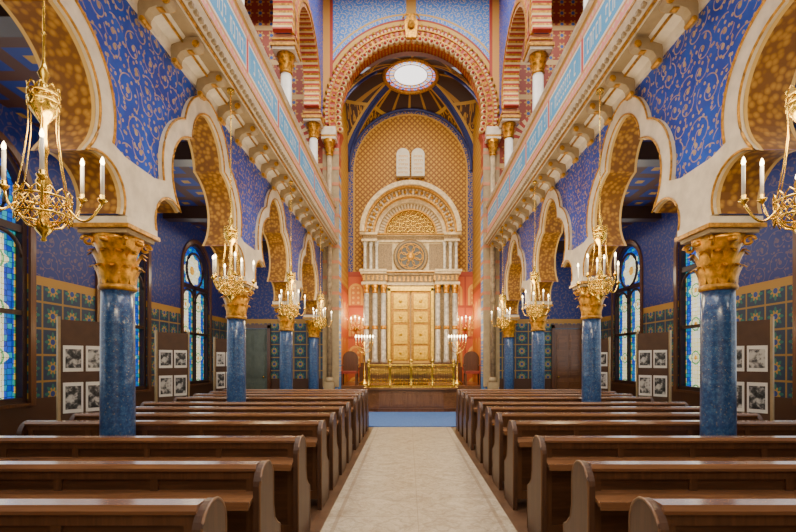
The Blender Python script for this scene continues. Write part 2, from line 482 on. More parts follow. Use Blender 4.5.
def add_plate(mb, outer, holes, th, fn, mi=0):
    V, F = plate(outer, holes, th); k = len(mb.v)
    mb.v += [fn(*v) for v in V]
    for f in F: mb.face([k + i for i in f], mi)

def arc(cx, cy, r, a0, a1, n):
    return [(cx + r * cos(radians(a0 + (a1 - a0) * i / n)), cy + r * sin(radians(a0 + (a1 - a0) * i / n))) for i in range(n + 1)]

BAY = 3.13; COLY = [1.40 + BAY * i for i in range(5)]     # 1.40 4.53 7.66 10.79 13.92

# ------------------------------------------------------------------ room shell
o = MB().box(-6.2, 6.2, -3.2, 18.3, -.15, 0).obj('floor', m_floor); struct(o, 'mottled beige stone aisle with darker floor under the pews', 'floor')
o = MB().box(-6.2, 6.2, -3.2, 18.3, 13.5, 13.7).obj('ceiling', m_pink); struct(o, 'high plaster nave ceiling', 'ceiling')
o = MB().box(-6.2, 6.2, -3.4, -3.2, 0, 13.5).obj('wall_back', m_cream); struct(o, 'cream plaster entrance wall', 'wall')

def win_poly(yc, hw=.78, z0=.95, zs=4.0):
    return [(yc - hw, z0), (yc + hw, z0)] + arc(yc, zs, hw, 0, 180, 20)
WINC = [2.965 + BAY * i for i in range(4)]
for sd, nm in ((-1, 'left'), (1, 'right')):
    gh = [[(c - .7, 6.6), (c + .7, 6.6)] + arc(c, 8.2, .7, 0, 180, 14) for c in WINC]
    mb = MB(); add_plate(mb, [(-3.2, 0), (14.9, 0), (14.9, 5.25), (-3.2, 5.25)], [win_poly(c) for c in WINC], .3, lambda a, b, t: (sd * (6.05 + t), a, b))
    o = mb.obj('wall_' + nm, m_out_side); struct(o, 'deep blue outer wall with gold scrolls above mosaic dado', 'wall')
    mb = MB(); add_plate(mb, [(-3.2, 5.25), (14.9, 5.25), (14.9, 13.5), (-3.2, 13.5)], gh, .3, lambda a, b, t: (sd * (6.05 + t), a, b))
    o = mb.obj('wall_gallery_' + nm, m_terra_side); struct(o, 'terracotta and gold patterned gallery wall', 'wall')
wn = 0
for sd in (-1, 1):
    for c in WINC:
        wn += 1
        mb = MB(); hw = .78
        outer = win_poly(c, hw, .95); inner = win_poly(c, hw - .08, 1.03)
        add_plate(mb, outer, [inner], .12, lambda a, b, t: (sd * (5.98 + t), a, b))
        X0, X1 = sd * 5.93, sd * 6.0
        mb.box(X0, X1, c - .045, c + .045, 1.0, 3.6); mb.box(X0, X1, c - hw, c + hw, 3.52, 3.63)
        mb.box(X0, X1, c - hw, c + hw, 2.28, 2.35)
        for s2 in (-1, 1):
            mb.tube([(sd * 5.95, p[0], p[1]) for p in arc(c + s2 * .37, 3.15, .34, 0, 180, 12)], .03, 6)
        mb.tube([(sd * 5.95, p[0], p[1]) for p in arc(c, 4.05, .46, 0, 360, 20)], .035, 6)
        fr_ = mb.obj('window_%d' % wn, m_frame); struct(fr_, 'arched stained glass window with dark brown frame', 'window')
        g = MB(); g.prism(win_poly(c, hw - .02, .98), lambda a, b, t: (sd * t, a, b), 6.03, 6.05); g.obj('glass', m_glass, fr_)
        mb = MB(); add_plate(mb, win_poly(c, hw + .10, .9), [win_poly(c, hw, .95)], .04, lambda a, b, t: (sd * (5.88 + t), a, b))
        o = mb.obj('trim_%d' % wn, m_door); struct(o, 'dark brown wooden surround of the arched window', 'trim')
    for c in WINC:
        wn += 1
        p = [(c - .7, 6.6), (c + .7, 6.6)] + arc(c, 8.2, .7, 0, 180, 14)
        q = [(c - .62, 6.68), (c + .62, 6.68)] + arc(c, 8.2, .62, 0, 180, 14)
        mb = MB(); add_plate(mb, p, [q], .1, lambda a, b, t: (sd * (6.0 + t), a, b)); mb.box(sd * 5.97, sd * 6.03, c - .03, c + .03, 6.62, 8.8)
        fr_ = mb.obj('window_%d' % wn, m_frame); struct(fr_, 'arched stained glass gallery window', 'window')
        g = MB(); g.prism(p, lambda a, b, t: (sd * t, a, b), 6.04, 6.06); g.obj('glass', m_glass, fr_)

def sx(sd, a, b): return (min(sd * a, sd * b), max(sd * a, sd * b))
m_bluepanel = simple('deep_blue_plaster', (.015, .06, .36), .5)
for sd, nm in ((-1, 'left'), (1, 'right')):
    x0, x1 = sx(sd, 2.84, 5.9)
    dx0, dx1 = sx(sd, 4.62, 5.5)
    mb = MB()
    add_plate(mb, [(x0, 0), (x1, 0), (x1, 5.25), (x0, 5.25)], [[(dx0, .02), (dx1, .02), (dx1, 2.62), (dx0, 2.62)]], .3, lambda a, b, t: (a, 14.65 + t, b))
    o = mb.obj('wall_aisle_end_' + nm, m_out_end); struct(o, 'blue wall with teal rosette mosaic dado', 'wall')
    o = MB().box(x0, x1, 14.5, 14.8, 5.45, 13.5).obj('wall_gallery_end_' + nm, m_terra_end); struct(o, 'terracotta patterned end wall of the gallery', 'wall')
    mb = MB()
    xc = sd * 4.1
    mb.ring(xc, 8.6, .62, .85, 0, pi, 22, 14.42, 14.5, (0, 1)); mb.box(xc - .85, xc - .62, 14.42, 14.5, 5.45, 8.6, 1); mb.box(xc + .62, xc + .85, 14.42, 14.5, 5.45, 8.6, 1)
    mb.prism([(xc + .62, 5.45)] + arc(xc, 8.6, .62, 0, 180, 14) + [(xc - .62, 5.45)], lambda a, b, t: (a, t, b), 14.46, 14.49, 2)
    o = mb.obj('trim_gallery_niche_' + nm, [m_red, m_stripe, m_bluepanel]); struct(o, 'striped arch niche with blue infill', 'trim')
    dn = 1 if sd < 0 else 2
    mb = MB(); w = dx1 - dx0
    mb.box(dx0 - .1, dx0, 14.44, 14.52, 0, 2.72); mb.box(dx1, dx1 + .1, 14.44, 14.52, 0, 2.72); mb.box(dx0 - .1, dx1 + .1, 14.44, 14.52, 2.62, 2.75)
    dr = mb.obj('door_%d' % dn, m_door); struct(dr, 'warm brown panelled wooden door in carved frame' if sd > 0 else 'grey green panelled door in wooden frame', 'door')
    lm = m_doorlit if sd > 0 else simple('grey_green_door', (.12, .15, .12), .5)
    lp = m_stage if sd > 0 else lm
    MB().box(dx0, dx1, 14.54, 14.6, .02, 2.6).obj('door_leaf', lm, dr)
    for (a, b) in ((.15, .9), (1.05, 1.75), (1.9, 2.45)):
        for h in (0, 1):
            xa = dx0 + w * (.08 + .47 * h)
            MB().box(xa, xa + w * .37, 14.515, 14.54, a, b).box(xa + .05, xa + w * .37 - .05, 14.495, 14.52, a + .06, b - .06).obj('door_panel', lp, dr)
    MB().lathe([(.0, 0), (.03, .01), (.03, .05), (0, .06)], 10, (sd * 4.75, 14.45, 1.05), 0, True, 'y').obj('knob', m_brass, dr)

for sd, nm in ((-1, 'left'), (1, 'right')):
    x0, x1 = sx(sd, 3.24, 5.9)
    o = MB().box(x0, x1, -3.2, 14.5, 5.25, 5.45).obj('ceiling_aisle_' + nm, m_coffer); struct(o, 'blue and brown coffered ceiling under the gallery', 'ceiling')
    prof = [(3.24, 5.10), (2.80, 5.10), (2.78, 5.18), (2.66, 5.22), (2.62, 5.27), (2.46, 5.27), (2.44, 5.32), (2.37, 5.36), (2.34, 5.43), (2.34, 5.50), (2.40, 5.53), (3.24, 5.53)]
    mb = MB().prism([(sd * a, b) for a, b in prof], lambda a, b, t: (a, t, b), -3.2, 14.5)
    mb.box(sd * 2.445, sd * 2.425, -3.2, 14.5, 5.27, 5.305, 1)
    mb.box(sd * 2.345, sd * 2.33, -3.2, 14.5, 5.44, 5.475, 1)
    mb.box(sd * 2.47, sd * 2.62, -3.2, 14.5, 5.262, 5.272, 2)
    mb.box(sd * 2.665, sd * 2.645, -3.2, 14.5, 5.20, 5.225, 1)
    mb.box(sd * 2.81, sd * 2.845, -3.2, 14.5, 5.16, 5.20, 1)
    yy = -3.1
    while yy < 14.4:   # dentils of the cornice
        mb.box(sd * 2.36, sd * 2.40, yy, yy + .05, 5.315, 5.36, 2); yy += .11
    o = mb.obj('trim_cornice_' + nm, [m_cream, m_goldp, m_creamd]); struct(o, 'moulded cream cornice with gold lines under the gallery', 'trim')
    for i, yy in enumerate(COLY[1:]):
        o = MB().box(*sx(sd, 3.24, 5.9), yy - .14, yy + .14, 4.95, 5.25).obj('beam', m_dark); struct(o, 'dark wooden ceiling beam of the side aisle', 'beam')
    mb = MB().box(sd * 2.44, sd * 2.52, -3.2, 14.5, 5.53, 6.5)
    p = mb.obj('wall_parapet_' + nm, m_parapet); struct(p, 'red and sky blue painted gallery parapet', 'parapet')
    MB().prism([(sd * a, b) for a, b in ((2.40, 6.5), (2.38, 6.54), (2.40, 6.58), (2.56, 6.58), (2.58, 6.54), (2.56, 6.5))], lambda a, b, t: (a, t, b), -3.2, 14.5).obj('handrail', m_cream, p)

# ------------------------------------------------------------------ nave arcade
def cint(c1, r1, c2, r2):
    dx, dy = c2[0] - c1[0], c2[1] - c1[1]; d = sqrt(dx * dx + dy * dy)
    a = (r1 * r1 - r2 * r2 + d * d) / (2 * d); h = sqrt(max(0, r1 * r1 - a * a))
    mx_, my_ = c1[0] + dx * a / d, c1[1] + dy * a / d
    P = [(mx_ + h * dy / d, my_ - h * dx / d), (mx_ - h * dy / d, my_ + h * dx / d)]
    return max(P, key=lambda p: p[0])
def angof(c, p): return math.degrees(atan2(p[1] - c[1], p[0] - c[0]))
CC, CR = (-.06, 4.34), .55; SCn, SR = (.38, 3.78), .585; LC, LR = (.98, 3.09), .33
def upper(d):
    P = cint(CC, CR + d, SCn, SR + d)
    ap = math.degrees(math.acos(-CC[0] / (CR + d)))
    return arc(*CC, CR + d, ap, angof(CC, P), 14)[:-1], angof(SCn, P)
t0, b0 = upper(0); PL = cint(SCn, SR, LC, LR)
HP = t0 + arc(*SCn, SR, b0, angof(SCn, PL), 20)[:-1] + arc(*LC, LR, angof(LC, PL), -20, 12)
DB = .20
t1, b1 = upper(DB)
OH = t1 + arc(*SCn, SR + DB, b1, -15, 16)
def opening(yc):
    L = [(-a, b) for a, b in reversed(HP)] + HP[1:]
    return [(yc + a, b) for a, b in L]
CEN = [-.165 + BAY * i for i in range(5)]
for sd, nm in ((-1, 'left'), (1, 'right')):
    bottom = [(-1.73 - .27, 2.97)]
    for c in CEN: bottom += opening(c)
    bottom += [(14.5, 2.97)]
    poly = bottom + [(14.5, 5.22), (-2.0, 5.22)]
    mb = MB(); add_plate(mb, poly, [], .38, lambda a, b, t: (sd * (3.03 + t), a, b))
    wl = mb.obj('wall_arcade_' + nm, m_blue_side)
    struct(wl, 'blue painted arcade wall with gold scrolls and lobed arches', 'wall')
    top = []
    for c in reversed(CEN):
        top += [(c + 1.565, 3.53), (c + 1.32, 3.53)] + [(c + a, b) for a, b in reversed(OH)] + [(c - a, b) for a, b in OH[1:]] + [(c - 1.32, 3.53)]
    top = [(14.5, 3.53)] + top + [(-2.0, 3.53)]
    mb = MB(); add_plate(mb, bottom + top, [], .06, lambda a, b, t: (sd * (2.82 + t), a, b)); mb.obj('arch_band', m_cream, wl)
    mb = MB()
    for c in CEN:
        full = [(-a, b) for a, b in reversed(OH)] + OH[1:]
        mb.tube([(sd * 2.785, c + a, b) for a, b in full], .013, 6)
        mb.tube([(sd * 2.785, p[0], p[1]) for p in opening(c)], .012, 6)
    mb.obj('gold_line', m_goldp, wl)
    mb = MB()
    for c in CEN:
        op = opening(c); inn = []
        for i, p in enumerate(op):
            a = op[max(0, i - 1)]; b = op[min(len(op) - 1, i + 1)]
            t = Vector((b[0] - a[0], b[1] - a[1])).normalized(); inn.append((p[0] + t.y * .012, p[1] - t.x * .012))
        k = len(mb.v)
        for q in inn: mb.v += [(sd * 2.82, q[0], q[1]), (sd * 3.24, q[0], q[1])]
        for i in range(len(inn) - 1): mb.face((k + 2 * i, k + 2 * i + 1, k + 2 * i + 3, k + 2 * i + 2), 0, False)
    mb.obj('soffit', m_soffit, wl)

# columns
root = empty('column')
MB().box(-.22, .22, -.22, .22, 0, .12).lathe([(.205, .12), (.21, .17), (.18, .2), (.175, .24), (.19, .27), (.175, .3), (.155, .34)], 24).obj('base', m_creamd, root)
MB().lathe([(.152, .33), (.155, .9), (.151, 1.95), (.144, 2.32)], 32).obj('shaft', m_shaft, root)
MB().lathe([(.145, 2.29), (.168, 2.30), (.172, 2.325), (.162, 2.35), (.145, 2.355)], 28).obj('astragal', m_goldp, root)
mb = MB().lathe([(.14, 2.34), (.145, 2.5), (.165, 2.65), (.215, 2.78), (.235, 2.82)], 24)
for i in range(10): mb.leaf(2 * pi * i / 10, .147, 2.35, .22, .043, .08)
for i in range(10): mb.leaf(2 * pi * (i + .5) / 10, .155, 2.45, .27, .046, .10)
for i in range(4):
    a = pi / 4 + i * pi / 2
    pts = []
    for k in range(16):
        t = k / 15; ang = t * 2.6 * pi; r = .055 * (1 - .75 * t)
        rad = .25 + r * cos(ang); pts.append((rad * cos(a), rad * sin(a), 2.755 + r * sin(ang)))
    mb.tube(pts, .016, 6)
for i in range(4):
    a = i * pi / 2; mb.lathe([(.0, 0), (.04, .005), (.05, .03), (.03, .05), (0, .055)], 10, (.21 * cos(a), .21 * sin(a), 2.74))
mb.obj('capital', m_gold, root)
MB().box(-.235, .235, -.235, .235, 2.82, 2.86, 2).box(-.275, .275, -.275, .275, 2.86, 2.90, 1).box(-.255, .255, -.255, .255, 2.90, 2.97).obj('abacus', [m_cream, m_goldp, m_creamd], root)
tag(root, 'blue grey marbled column with gilded leaf capital carrying the arcade', 'column', 'nave arcade columns')
root.location = (-3.02, COLY[1], 0)
for sd in (-1, 1):
    for yy in COLY:
        if sd == -1 and yy == COLY[1]: continue
        dup(root, (sd * 3.02, yy, 0))

# corbels
for sd in (-1, 1):
    r0 = empty('corbel', (sd * 2.79, COLY[0], 5.27))
    p = [(2.79, 4.98), (2.75, 4.97), (2.72, 5.0), (2.715, 5.05), (2.68, 5.10), (2.60, 5.13), (2.52, 5.13), (2.47, 5.15), (2.455, 5.19), (2.465, 5.23), (2.48, 5.268), (2.79, 5.268)]
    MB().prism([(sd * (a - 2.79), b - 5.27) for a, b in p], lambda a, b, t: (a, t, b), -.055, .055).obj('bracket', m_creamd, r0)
    MB().lathe([(.036, -.07), (.042, -.066), (.042, .066), (.036, .07)], 14, (sd * -.285, 0, -.085), 0, True, 'y').obj('volute', m_goldp, r0)
    MB().lathe([(.026, -.07), (.03, -.066), (.03, .066), (.026, .07)], 12, (sd * -.045, 0, -.275), 0, True, 'y').obj('volute', m_goldp, r0)
    MB().box(sd * -.24, sd * -.09, -.035, .035, -.148, -.13).obj('leaf_strip', m_goldp, r0)
    tag(r0, 'cream scroll bracket with gilded volutes under the gallery cornice', 'corbel', 'brackets under the gallery')
    k = 1
    while COLY[0] + k * .626 < 14.3:
        dup(r0, (sd * 2.79, COLY[0] + k * .626, 5.27)); k += 1

# upper arcade
up = empty('gallery_column')
MB().box(-.2, .2, -.2, .2, 5.53, 6.1).lathe([(.19, 6.1), (.19, 6.16), (.15, 6.22)], 20).obj('base', m_creamd, up)
MB().lathe([(.135, 6.2), (.125, 8.45)], 24).obj('shaft', m_white, up)
mb = MB().lathe([(.13, 8.43), (.16, 8.46), (.13, 8.5), (.15, 8.7), (.23, 8.9)], 20)
for i in range(8): mb.leaf(2 * pi * i / 8, .135, 8.5, .2, .05, .08)
for i in range(8): mb.leaf(2 * pi * (i + .5) / 8, .145, 8.62, .26, .05, .10)
mb.obj('capital', m_gold, up)
MB().box(-.26, .26, -.26, .26, 8.88, 8.95).box(-.3, .3, -.3, .3, 8.95, 9.02, 1).box(-.24, .24, -.24, .24, 9.02, 9.25, 2).box(-.27, .27, -.27, .27, 9.10, 9.14, 1).obj('abacus', [m_cream, m_goldp, m_pink], up)
tag(up, 'slender white gallery column with gilded capital', 'column', 'gallery columns')
up.location = (-3.02, COLY[1], 0)
for sd in (-1, 1):
    for yy in COLY:
        if sd == -1 and yy == COLY[1]: continue
        dup(up, (sd * 3.02, yy, 0))
for sd, nm in ((-1, 'left'), (1, 'right')):
    bottom = [(-2.0, 9.25)]
    for c in CEN: bottom += [(c + a, b) for a, b in arc(0, 9.7, 1.28, 200, -20, 26)]
    bottom += [(14.5, 9.25)]
    wl = MB().prism(bottom + [(14.5, 13.5), (-2.0, 13.5)], lambda a, b, t: (sd * t, a, b), 2.84, 3.2).obj('wall_upper_' + nm, m_blue_side)
    struct(wl, 'upper nave wall with red and gold ornamented arches', 'wall')
    mb = MB()
    for c in CEN:
        t = MB().ring(0, 9.7, 1.26, 1.36, radians(-20), radians(200), 90, 2.79, 3.24, (0, 1, 2)).ring(0, 9.7, 1.36, 1.42, radians(-20), radians(200), 40, 2.76, 2.84, (2,)).ring(0, 9.7, 1.42, 1.60, radians(-12), radians(192), 70, 2.79, 2.84, (0, 3, 2, 3))
        k = len(mb.v); mb.v += [(sd * v[1], c + v[0], v[2]) for v in t.v]
        for f, mi in zip(t.f, t.mi): mb.face([k + i for i in f], mi)
    mb.obj('striped_arch', [m_red, m_stripe, m_goldp, m_pink], wl)

# ------------------------------------------------------------------ chancel arch
R = 2.32; CZ = 9.55
outer = [(-2.84, 0), (-R, 0)] + [(-R, 8.7)] + [(a, b) for a, b in arc(0, CZ, R, 195, -15, 50)] + [(R, 8.7), (R, 0), (2.84, 0), (2.84, 13.5), (-2.84, 13.5)]
w = MB().prism(outer, lambda a, b, t: (a, t, b), 14.5, 14.95).obj('wall_chancel', m_chwall)
struct(w, 'pale blue panelled wall pierced by the great chancel arch', 'wall')
mb = MB(); A0, A1 = radians(-15), radians(195)
mb.ring(0, CZ, R - .01, R + .09, A0, A1, 150, 14.44, 14.97, (0, 2))
mb.ring(0, CZ, R + .09, R + .13, A0, A1, 60, 14.40, 14.5, (2,))
mb.ring(0, CZ, R + .13, R + .30, radians(-13), radians(193), 110, 14.44, 14.5, (3, 0, 2, 0))
mb.ring(0, CZ, R + .30, R + .34, radians(-13), radians(193), 60, 14.40, 14.5, (2,))
mb.ring(0, CZ, R + .34, R + .44, radians(-8), radians(188), 150, 14.44, 14.5, (1, 0))
NS = 46
for i in range(NS):
    a = radians(-14 + 208 * i / (NS - 1))
    mb.lathe([(0, -.09), (.075, -.085), (.09, -.06), (.09, .06), (0, .07)], 12, ((R + .02) * cos(a), 14.48, CZ + (R + .02) * sin(a)), 1, True, 'y')
    mb.lathe([(0, -.13), (.04, -.12), (.055, -.09)], 10, ((R + .02) * cos(a), 14.48, CZ + (R + .02) * sin(a)), 0, True, 'y')
    mb.lathe([(0, -.06), (.05, -.05), (.065, -.02), (.065, .02)], 8, ((R + .47) * cos(a), 14.48, CZ + (R + .47) * sin(a)), 2, True, 'y')
    mb.lathe([(0, -.08), (.03, -.07), (.045, -.05)], 8, ((R + .215) * cos(a + .02), 14.49, CZ + (R + .215) * sin(a + .02)), 2, True, 'y')
mb.obj('scalloped_arch', [m_red, m_stripe, m_goldp, m_pink], w)
mb = MB()
mb.prism([(-.16, 11.85), (.16, 11.85), (.22, 12.35), (.12, 12.5), (0, 12.62), (-.12, 12.5), (-.22, 12.35)], lambda a, b, t: (a, t, b), 14.28, 14.5)
mb.lathe([(0, -.14), (.09, -.11), (.12, -.06), (.12, 0)], 14, (0, 14.28, 12.22), 0, True, 'y')
for s_ in (-1, 1): mb.tube([(s_ * (.12 + .14 * cos(q)), 14.36, 12.5 + .14 * sin(q)) for q in [pi * .2 * k for k in range(8)]], .03, 6)
mb.obj('keystone', m_gold, w)
mb = MB()
for sd in (-1, 1):
    mb.box(sd * 2.32, sd * 2.84, 14.44, 14.5, .74, 8.4, 0)
    for k in range(11): mb.box(sd * 2.31, sd * 2.84, 14.43, 14.96, 3.2 + k * .5, 3.30 + k * .5, 1)
mb.obj('pier_face', [m_creamd, m_pink], w)
m_gm = simple('warm_veined_marble', (.40, .29, .16), .3, 0, .3, 9)
for sd in (-1, 1):
    c = empty('chancel_column', (sd * 2.60, 14.32, 0))
    MB().box(-.16, .16, -.13, .13, 0, .9).lathe([(.13, .9), (.13, .98), (.10, 1.05)], 20).obj('base', m_creamd, c)
    MB().lathe([(.085, 1.0), (.08, 5.4), (.08, 8.1)], 20).obj('shaft', m_gm, c)
    MB().lathe([(.09, 5.2), (.12, 5.25), (.12, 5.4), (.09, 5.45)], 20).obj('ring_band', m_goldp, c)
    mb = MB().lathe([(.08, 8.08), (.12, 8.12), (.09, 8.16), (.12, 8.4), (.2, 8.58)], 18)
    for i in range(8): mb.leaf(2 * pi * i / 8, .10, 8.17, .2, .045, .08)
    for i in range(8): mb.leaf(2 * pi * (i + .5) / 8, .105, 8.3, .24, .045, .09)
    mb.obj('capital', m_gold, c)
    MB().box(-.23, .23, -.17, .17, 8.57, 8.63).box(-.23, .23, -.17, .17, 8.63, 8.7, 1).box(-.22, .22, -.17, .17, 8.7, 8.95).obj('abacus', [m_cream, m_goldp], c)
    tag(c, 'tall slender marble column with gilded capital at the chancel arch', 'column', 'chancel arch columns')

for sd, nm in ((-1, 'left'), (1, 'right')):
    o = MB().box(*sx(sd, 2.5, 2.7), 14.95, 18.1, 0, 12.6).obj('wall_choir_' + nm, m_choirside); struct(o, 'gold patterned side wall of the chancel', 'wall')
o = MB().box(-2.7, 2.7, 18.1, 18.3, 0, 12.9).obj('wall_front', m_apse); struct(o, 'ochre gold patterned wall behind the ark', 'wall')
# vault
mb = MB(); NX, NY = 60, 40; cy, hx, hy, H, SP = 16.52, 2.5, 1.58, 2.5, 9.2
def vz(a, b):
    f = lambda t: sqrt(max(0, 1 - t * t))
    return SP + H * max(f(a), f(b)) + .5 * (1 - a * a) * (1 - b * b)
for j in range(NY + 1):
    for i in range(NX + 1):
        a = sin((-1 + 2 * i / NX) * pi / 2); b = sin((-1 + 2 * j / NY) * pi / 2)
        mb.v.append((a * hx, cy + b * hy, vz(a, b)))
for j in range(NY):
    for i in range(NX):
        a = sin((-1 + (2 * i + 1) / NX) * pi / 2) * hx; b = sin((-1 + (2 * j + 1) / NY) * pi / 2) * hy
        if a * a + b * b < .92 ** 2: continue
        k = j * (NX + 1) + i; mb.face((k, k + 1, k + NX + 2, k + NX + 1), 0, True)
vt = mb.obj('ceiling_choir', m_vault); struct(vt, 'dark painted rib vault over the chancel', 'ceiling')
mb = MB()
for s1 in (-1, 1):
    for s2 in (-1, 1):
        pts = []
        for k in range(21):
            t = sin((1 - k / 20 * .68) * pi / 2); a = s1 * t * .999
            pts.append((a * hx, cy + s2 * t * hy * .999, vz(t, t) - .02))
        mb.tube(pts, .042, 8)
mb.tube([(p[0], 18.05, p[1]) for p in arc(0, SP, 2.45, 0, 180, 30)], .05, 8)
mb.obj('rib', simple('rib_blue', (.012, .02, .14), .45), vt)
zt = vz(.25, .3) - .06
sk = MB(); sk.tube([(p[0], cy + p[1], zt) for p in arc(0, 0, .97, 0, 351, 39)], .07, 8, 0, True)
sk.tube([(p[0], cy + p[1], zt + .05) for p in arc(0, 0, .62, 0, 345, 23)], .016, 6, 0, True)
sk.tube([(p[0], cy + p[1], zt + .05) for p in arc(0, 0, .80, 0, 345, 23)], .016, 6, 0, True)
for i in range(12):
    a = pi * i / 6; sk.tube([(.60 * cos(a), cy + .60 * sin(a), zt + .05), (.92 * cos(a), cy + .92 * sin(a), zt + .05)], .012, 5)
sk = sk.obj('window_%d' % (wn + 1), m_goldp); struct(sk, 'glowing round skylight with coloured glass rim', 'window')
MB().lathe([(.97, 0), (.97, .02)], 40, (0, cy, zt + .09)).obj('glass', m_sky, sk)

# ------------------------------------------------------------------ ark platform
o = MB().box(-2.5, 2.5, 14.96, 18.1, 0, .74).obj('floor_choir', m_stage); struct(o, 'raised wooden chancel floor', 'floor')
pl = empty('bimah_platform', (0, 14.3, 0))
bow = [(-1.42, .66), (-1.42, -.18), (-1.0, -.38), (1.0, -.38), (1.42, -.18), (1.42, .66)]
MB().prism(bow, lambda a, b, t: (a, b, t), 0, .68).obj('body', m_stage, pl)
MB().prism([(a * 1.04, b - (.06 if b < .5 else 0)) for a, b in bow], lambda a, b, t: (a, b, t), .68, .74).obj('deck', m_pewtop, pl)
MB().prism([(a * 1.03, b - (.05 if b < .5 else 0)) for a, b in bow], lambda a, b, t: (a, b, t), 0, .1).obj('skirting', m_door, pl)
for i in range(5):
    xx = -.98 + i * .40; MB().box(xx, xx + .34, -.405, -.375, .16, .60).box(xx + .06, xx + .28, -.42, -.40, .22, .54).obj('front_panel', m_doorlit, pl)
tag(pl, 'panelled wooden platform in front of the ark', 'platform')
for sd in (-1, 1):
    st = empty('steps', (sd * 1.86, 14.3, 0))
    for k in range(3):
        MB().box(-.32, .32, -.40 + k * .17, .1, k * .17, k * .17 + .17).obj('tread', m_stage, st)
    tag(st, 'short wooden steps beside the platform', 'steps', 'platform steps')
o = MB().box(-2.3, 2.3, 10.75, 13.7, .001, .02).obj('carpet', m_carpet); tag(o, 'blue carpet between the pews and the platform', 'carpet')

ba = empty('balustrade', (0, 14.22, .74))
MB().box(-1.38, 1.38, -.04, .04, 0, .06).box(-1.40, 1.40, -.05, .05, .68, .73).box(-1.38, 1.38, -.02, .02, .50, .52).obj('rail', m_brass, ba)
for i in range(5):
    xx = -1.34 + i * .67
    MB().lathe([(.05, 0), (.05, .08), (.03, .12), (.045, .3), (.03, .45), (.05, .62), (.05, .74), (.022, .76), (.06, .81), (.05, .86), (0, .9)], 12, (xx, 0, 0)).obj('post', m_brass, ba)
for i in range(4):
    x0 = -1.34 + i * .67; mb = MB()
    for k in range(1, 12):
        mb.tube([(x0 + k * .0558, 0, .06), (x0 + k * .0558, 0, .68)], .007, 6)
    for k in range(6):
        mb.tube([(x0 + k * .1117 + .056 + .053 * cos(a * pi / 8), 0, .42 + .06 * sin(a * pi / 8)) for a in range(0, 9)], .009, 6)
        mb.tube([(x0 + k * .1117 + .056 + .045 * cos(a * pi / 5), 0, .60 + .055 * sin(a * pi / 5)) for a in range(10)], .009, 6, 0, True)
        mb.tube([(x0 + k * .1117 + .056 + .045 * cos(a * pi / 5), 0, .2 + .06 * sin(a * pi / 5)) for a in range(10)], .009, 6, 0, True)
    mb.obj('grille', m_brass, ba)
tag(ba, 'ornate gilded railing along the front of the platform', 'railing')
rt = empty('reading_desk', (0, 14.6, .74))
MB().box(-.55, .55, -.1, .2, 0, .72).obj('body', m_door, rt)
MB().prism([(-.15, .72), (-.15, .76), (.25, .84), (.25, .72)], lambda a, b, t: (t, a, b), -.6, .6).obj('top', m_stage, rt)
tag(rt, 'wooden reading desk behind the gilded railing', 'desk')

# ------------------------------------------------------------------ ark
A = empty('torah_ark', (0, 17.0, .74))
def az(h): return h - .74
MB().box(-1.9, 1.9, -.35, 1.0, 0, az(1.35)).box(-1.86, 1.86, -.28, 1.0, az(1.35), az(1.5)).obj('plinth', m_door, A)
MB().box(-1.8, 1.8, .1, 1.0, az(1.5), az(6.35)).obj('body', m_arkstone, A)
mb = MB()
for z0, z1, e, mi in ((4.42, 4.52, .0, 0), (4.52, 4.82, -.06, 1), (4.82, 4.90, .03, 0), (4.90, 4.98, .07, 0)):
    for sd in (-1, 1): mb.box(sd * .90, sd * (1.84 + e), -.24 - e, 1.0, az(z0), az(z1), mi)
    mb.box(-.90, .90, -.02 - e, 1.0, az(z0), az(z1), mi)
for z0, z1, e, mi in ((6.05, 6.13, .0, 0), (6.13, 6.28, -.05, 1), (6.28, 6.36, .05, 0)):
    for sd in (-1, 1): mb.box(sd * 1.25, sd * (1.84 + e), -.20 - e, 1.0, az(z0), az(z1), mi)
    mb.box(-1.25, 1.25, -.02 - e, 1.0, az(z0), az(z1), mi)
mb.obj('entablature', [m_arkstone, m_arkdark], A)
mb = MB()
for i in range(22): mb.box(-1.78 + i * .165, -1.78 + i * .165 + .08, (-.21 if abs(-1.74 + i * .165) > .9 else .01), 0.05, az(4.58), az(4.76))
mb.box(-1.9, 1.9, -.25, .1, az(4.88), az(4.91)); mb.box(-1.9, 1.9, -.21, .1, az(6.30), az(6.33))
mb.obj('gold_trim', m_goldp, A)
mgrey = simple('pale_veined_marble', (.52, .46, .36), .3, 0, .35, 9)
for sd in (-1, 1):
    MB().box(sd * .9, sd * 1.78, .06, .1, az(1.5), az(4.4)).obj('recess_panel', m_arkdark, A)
    for xx, yy in ((1.66, -.12), (1.34, -.12), (1.02, -.12)):
        MB().lathe([(.125, az(1.5)), (.125, az(1.58)), (.095, az(1.64)), (.09, az(4.12))], 16, (sd * xx, yy, 0)).obj('ark_column', mgrey, A)
        MB().lathe([(.09, az(4.10)), (.11, az(4.13)), (.095, az(4.17)), (.11, az(4.3)), (.145, az(4.42))], 12, (sd * xx, yy, 0)).obj('ark_capital', m_gold, A)
        MB().lathe([(.10, az(2.75)), (.11, az(2.78)), (.11, az(2.86)), (.10, az(2.89))], 14, (sd * xx, yy, 0)).obj('shaft_ring', m_gold, A)
    for xx in (1.72, 1.50, 1.28):
        MB().lathe([(.085, az(4.98)), (.06, az(5.06)), (.055, az(5.85)), (.095, az(6.05))], 12, (sd * xx, -.06, 0)).obj('small_column', mgrey, A)
    mb = MB().box(sd * .70, sd * 1.78, .05, .1, az(5.04), az(6.0))
    for k in range(4): mb.box(sd * (.72 + k * .115), sd * (.77 + k * .115), .02, .06, az(5.12), az(5.94))
    mb.obj('side_panel', m_arkdark, A)
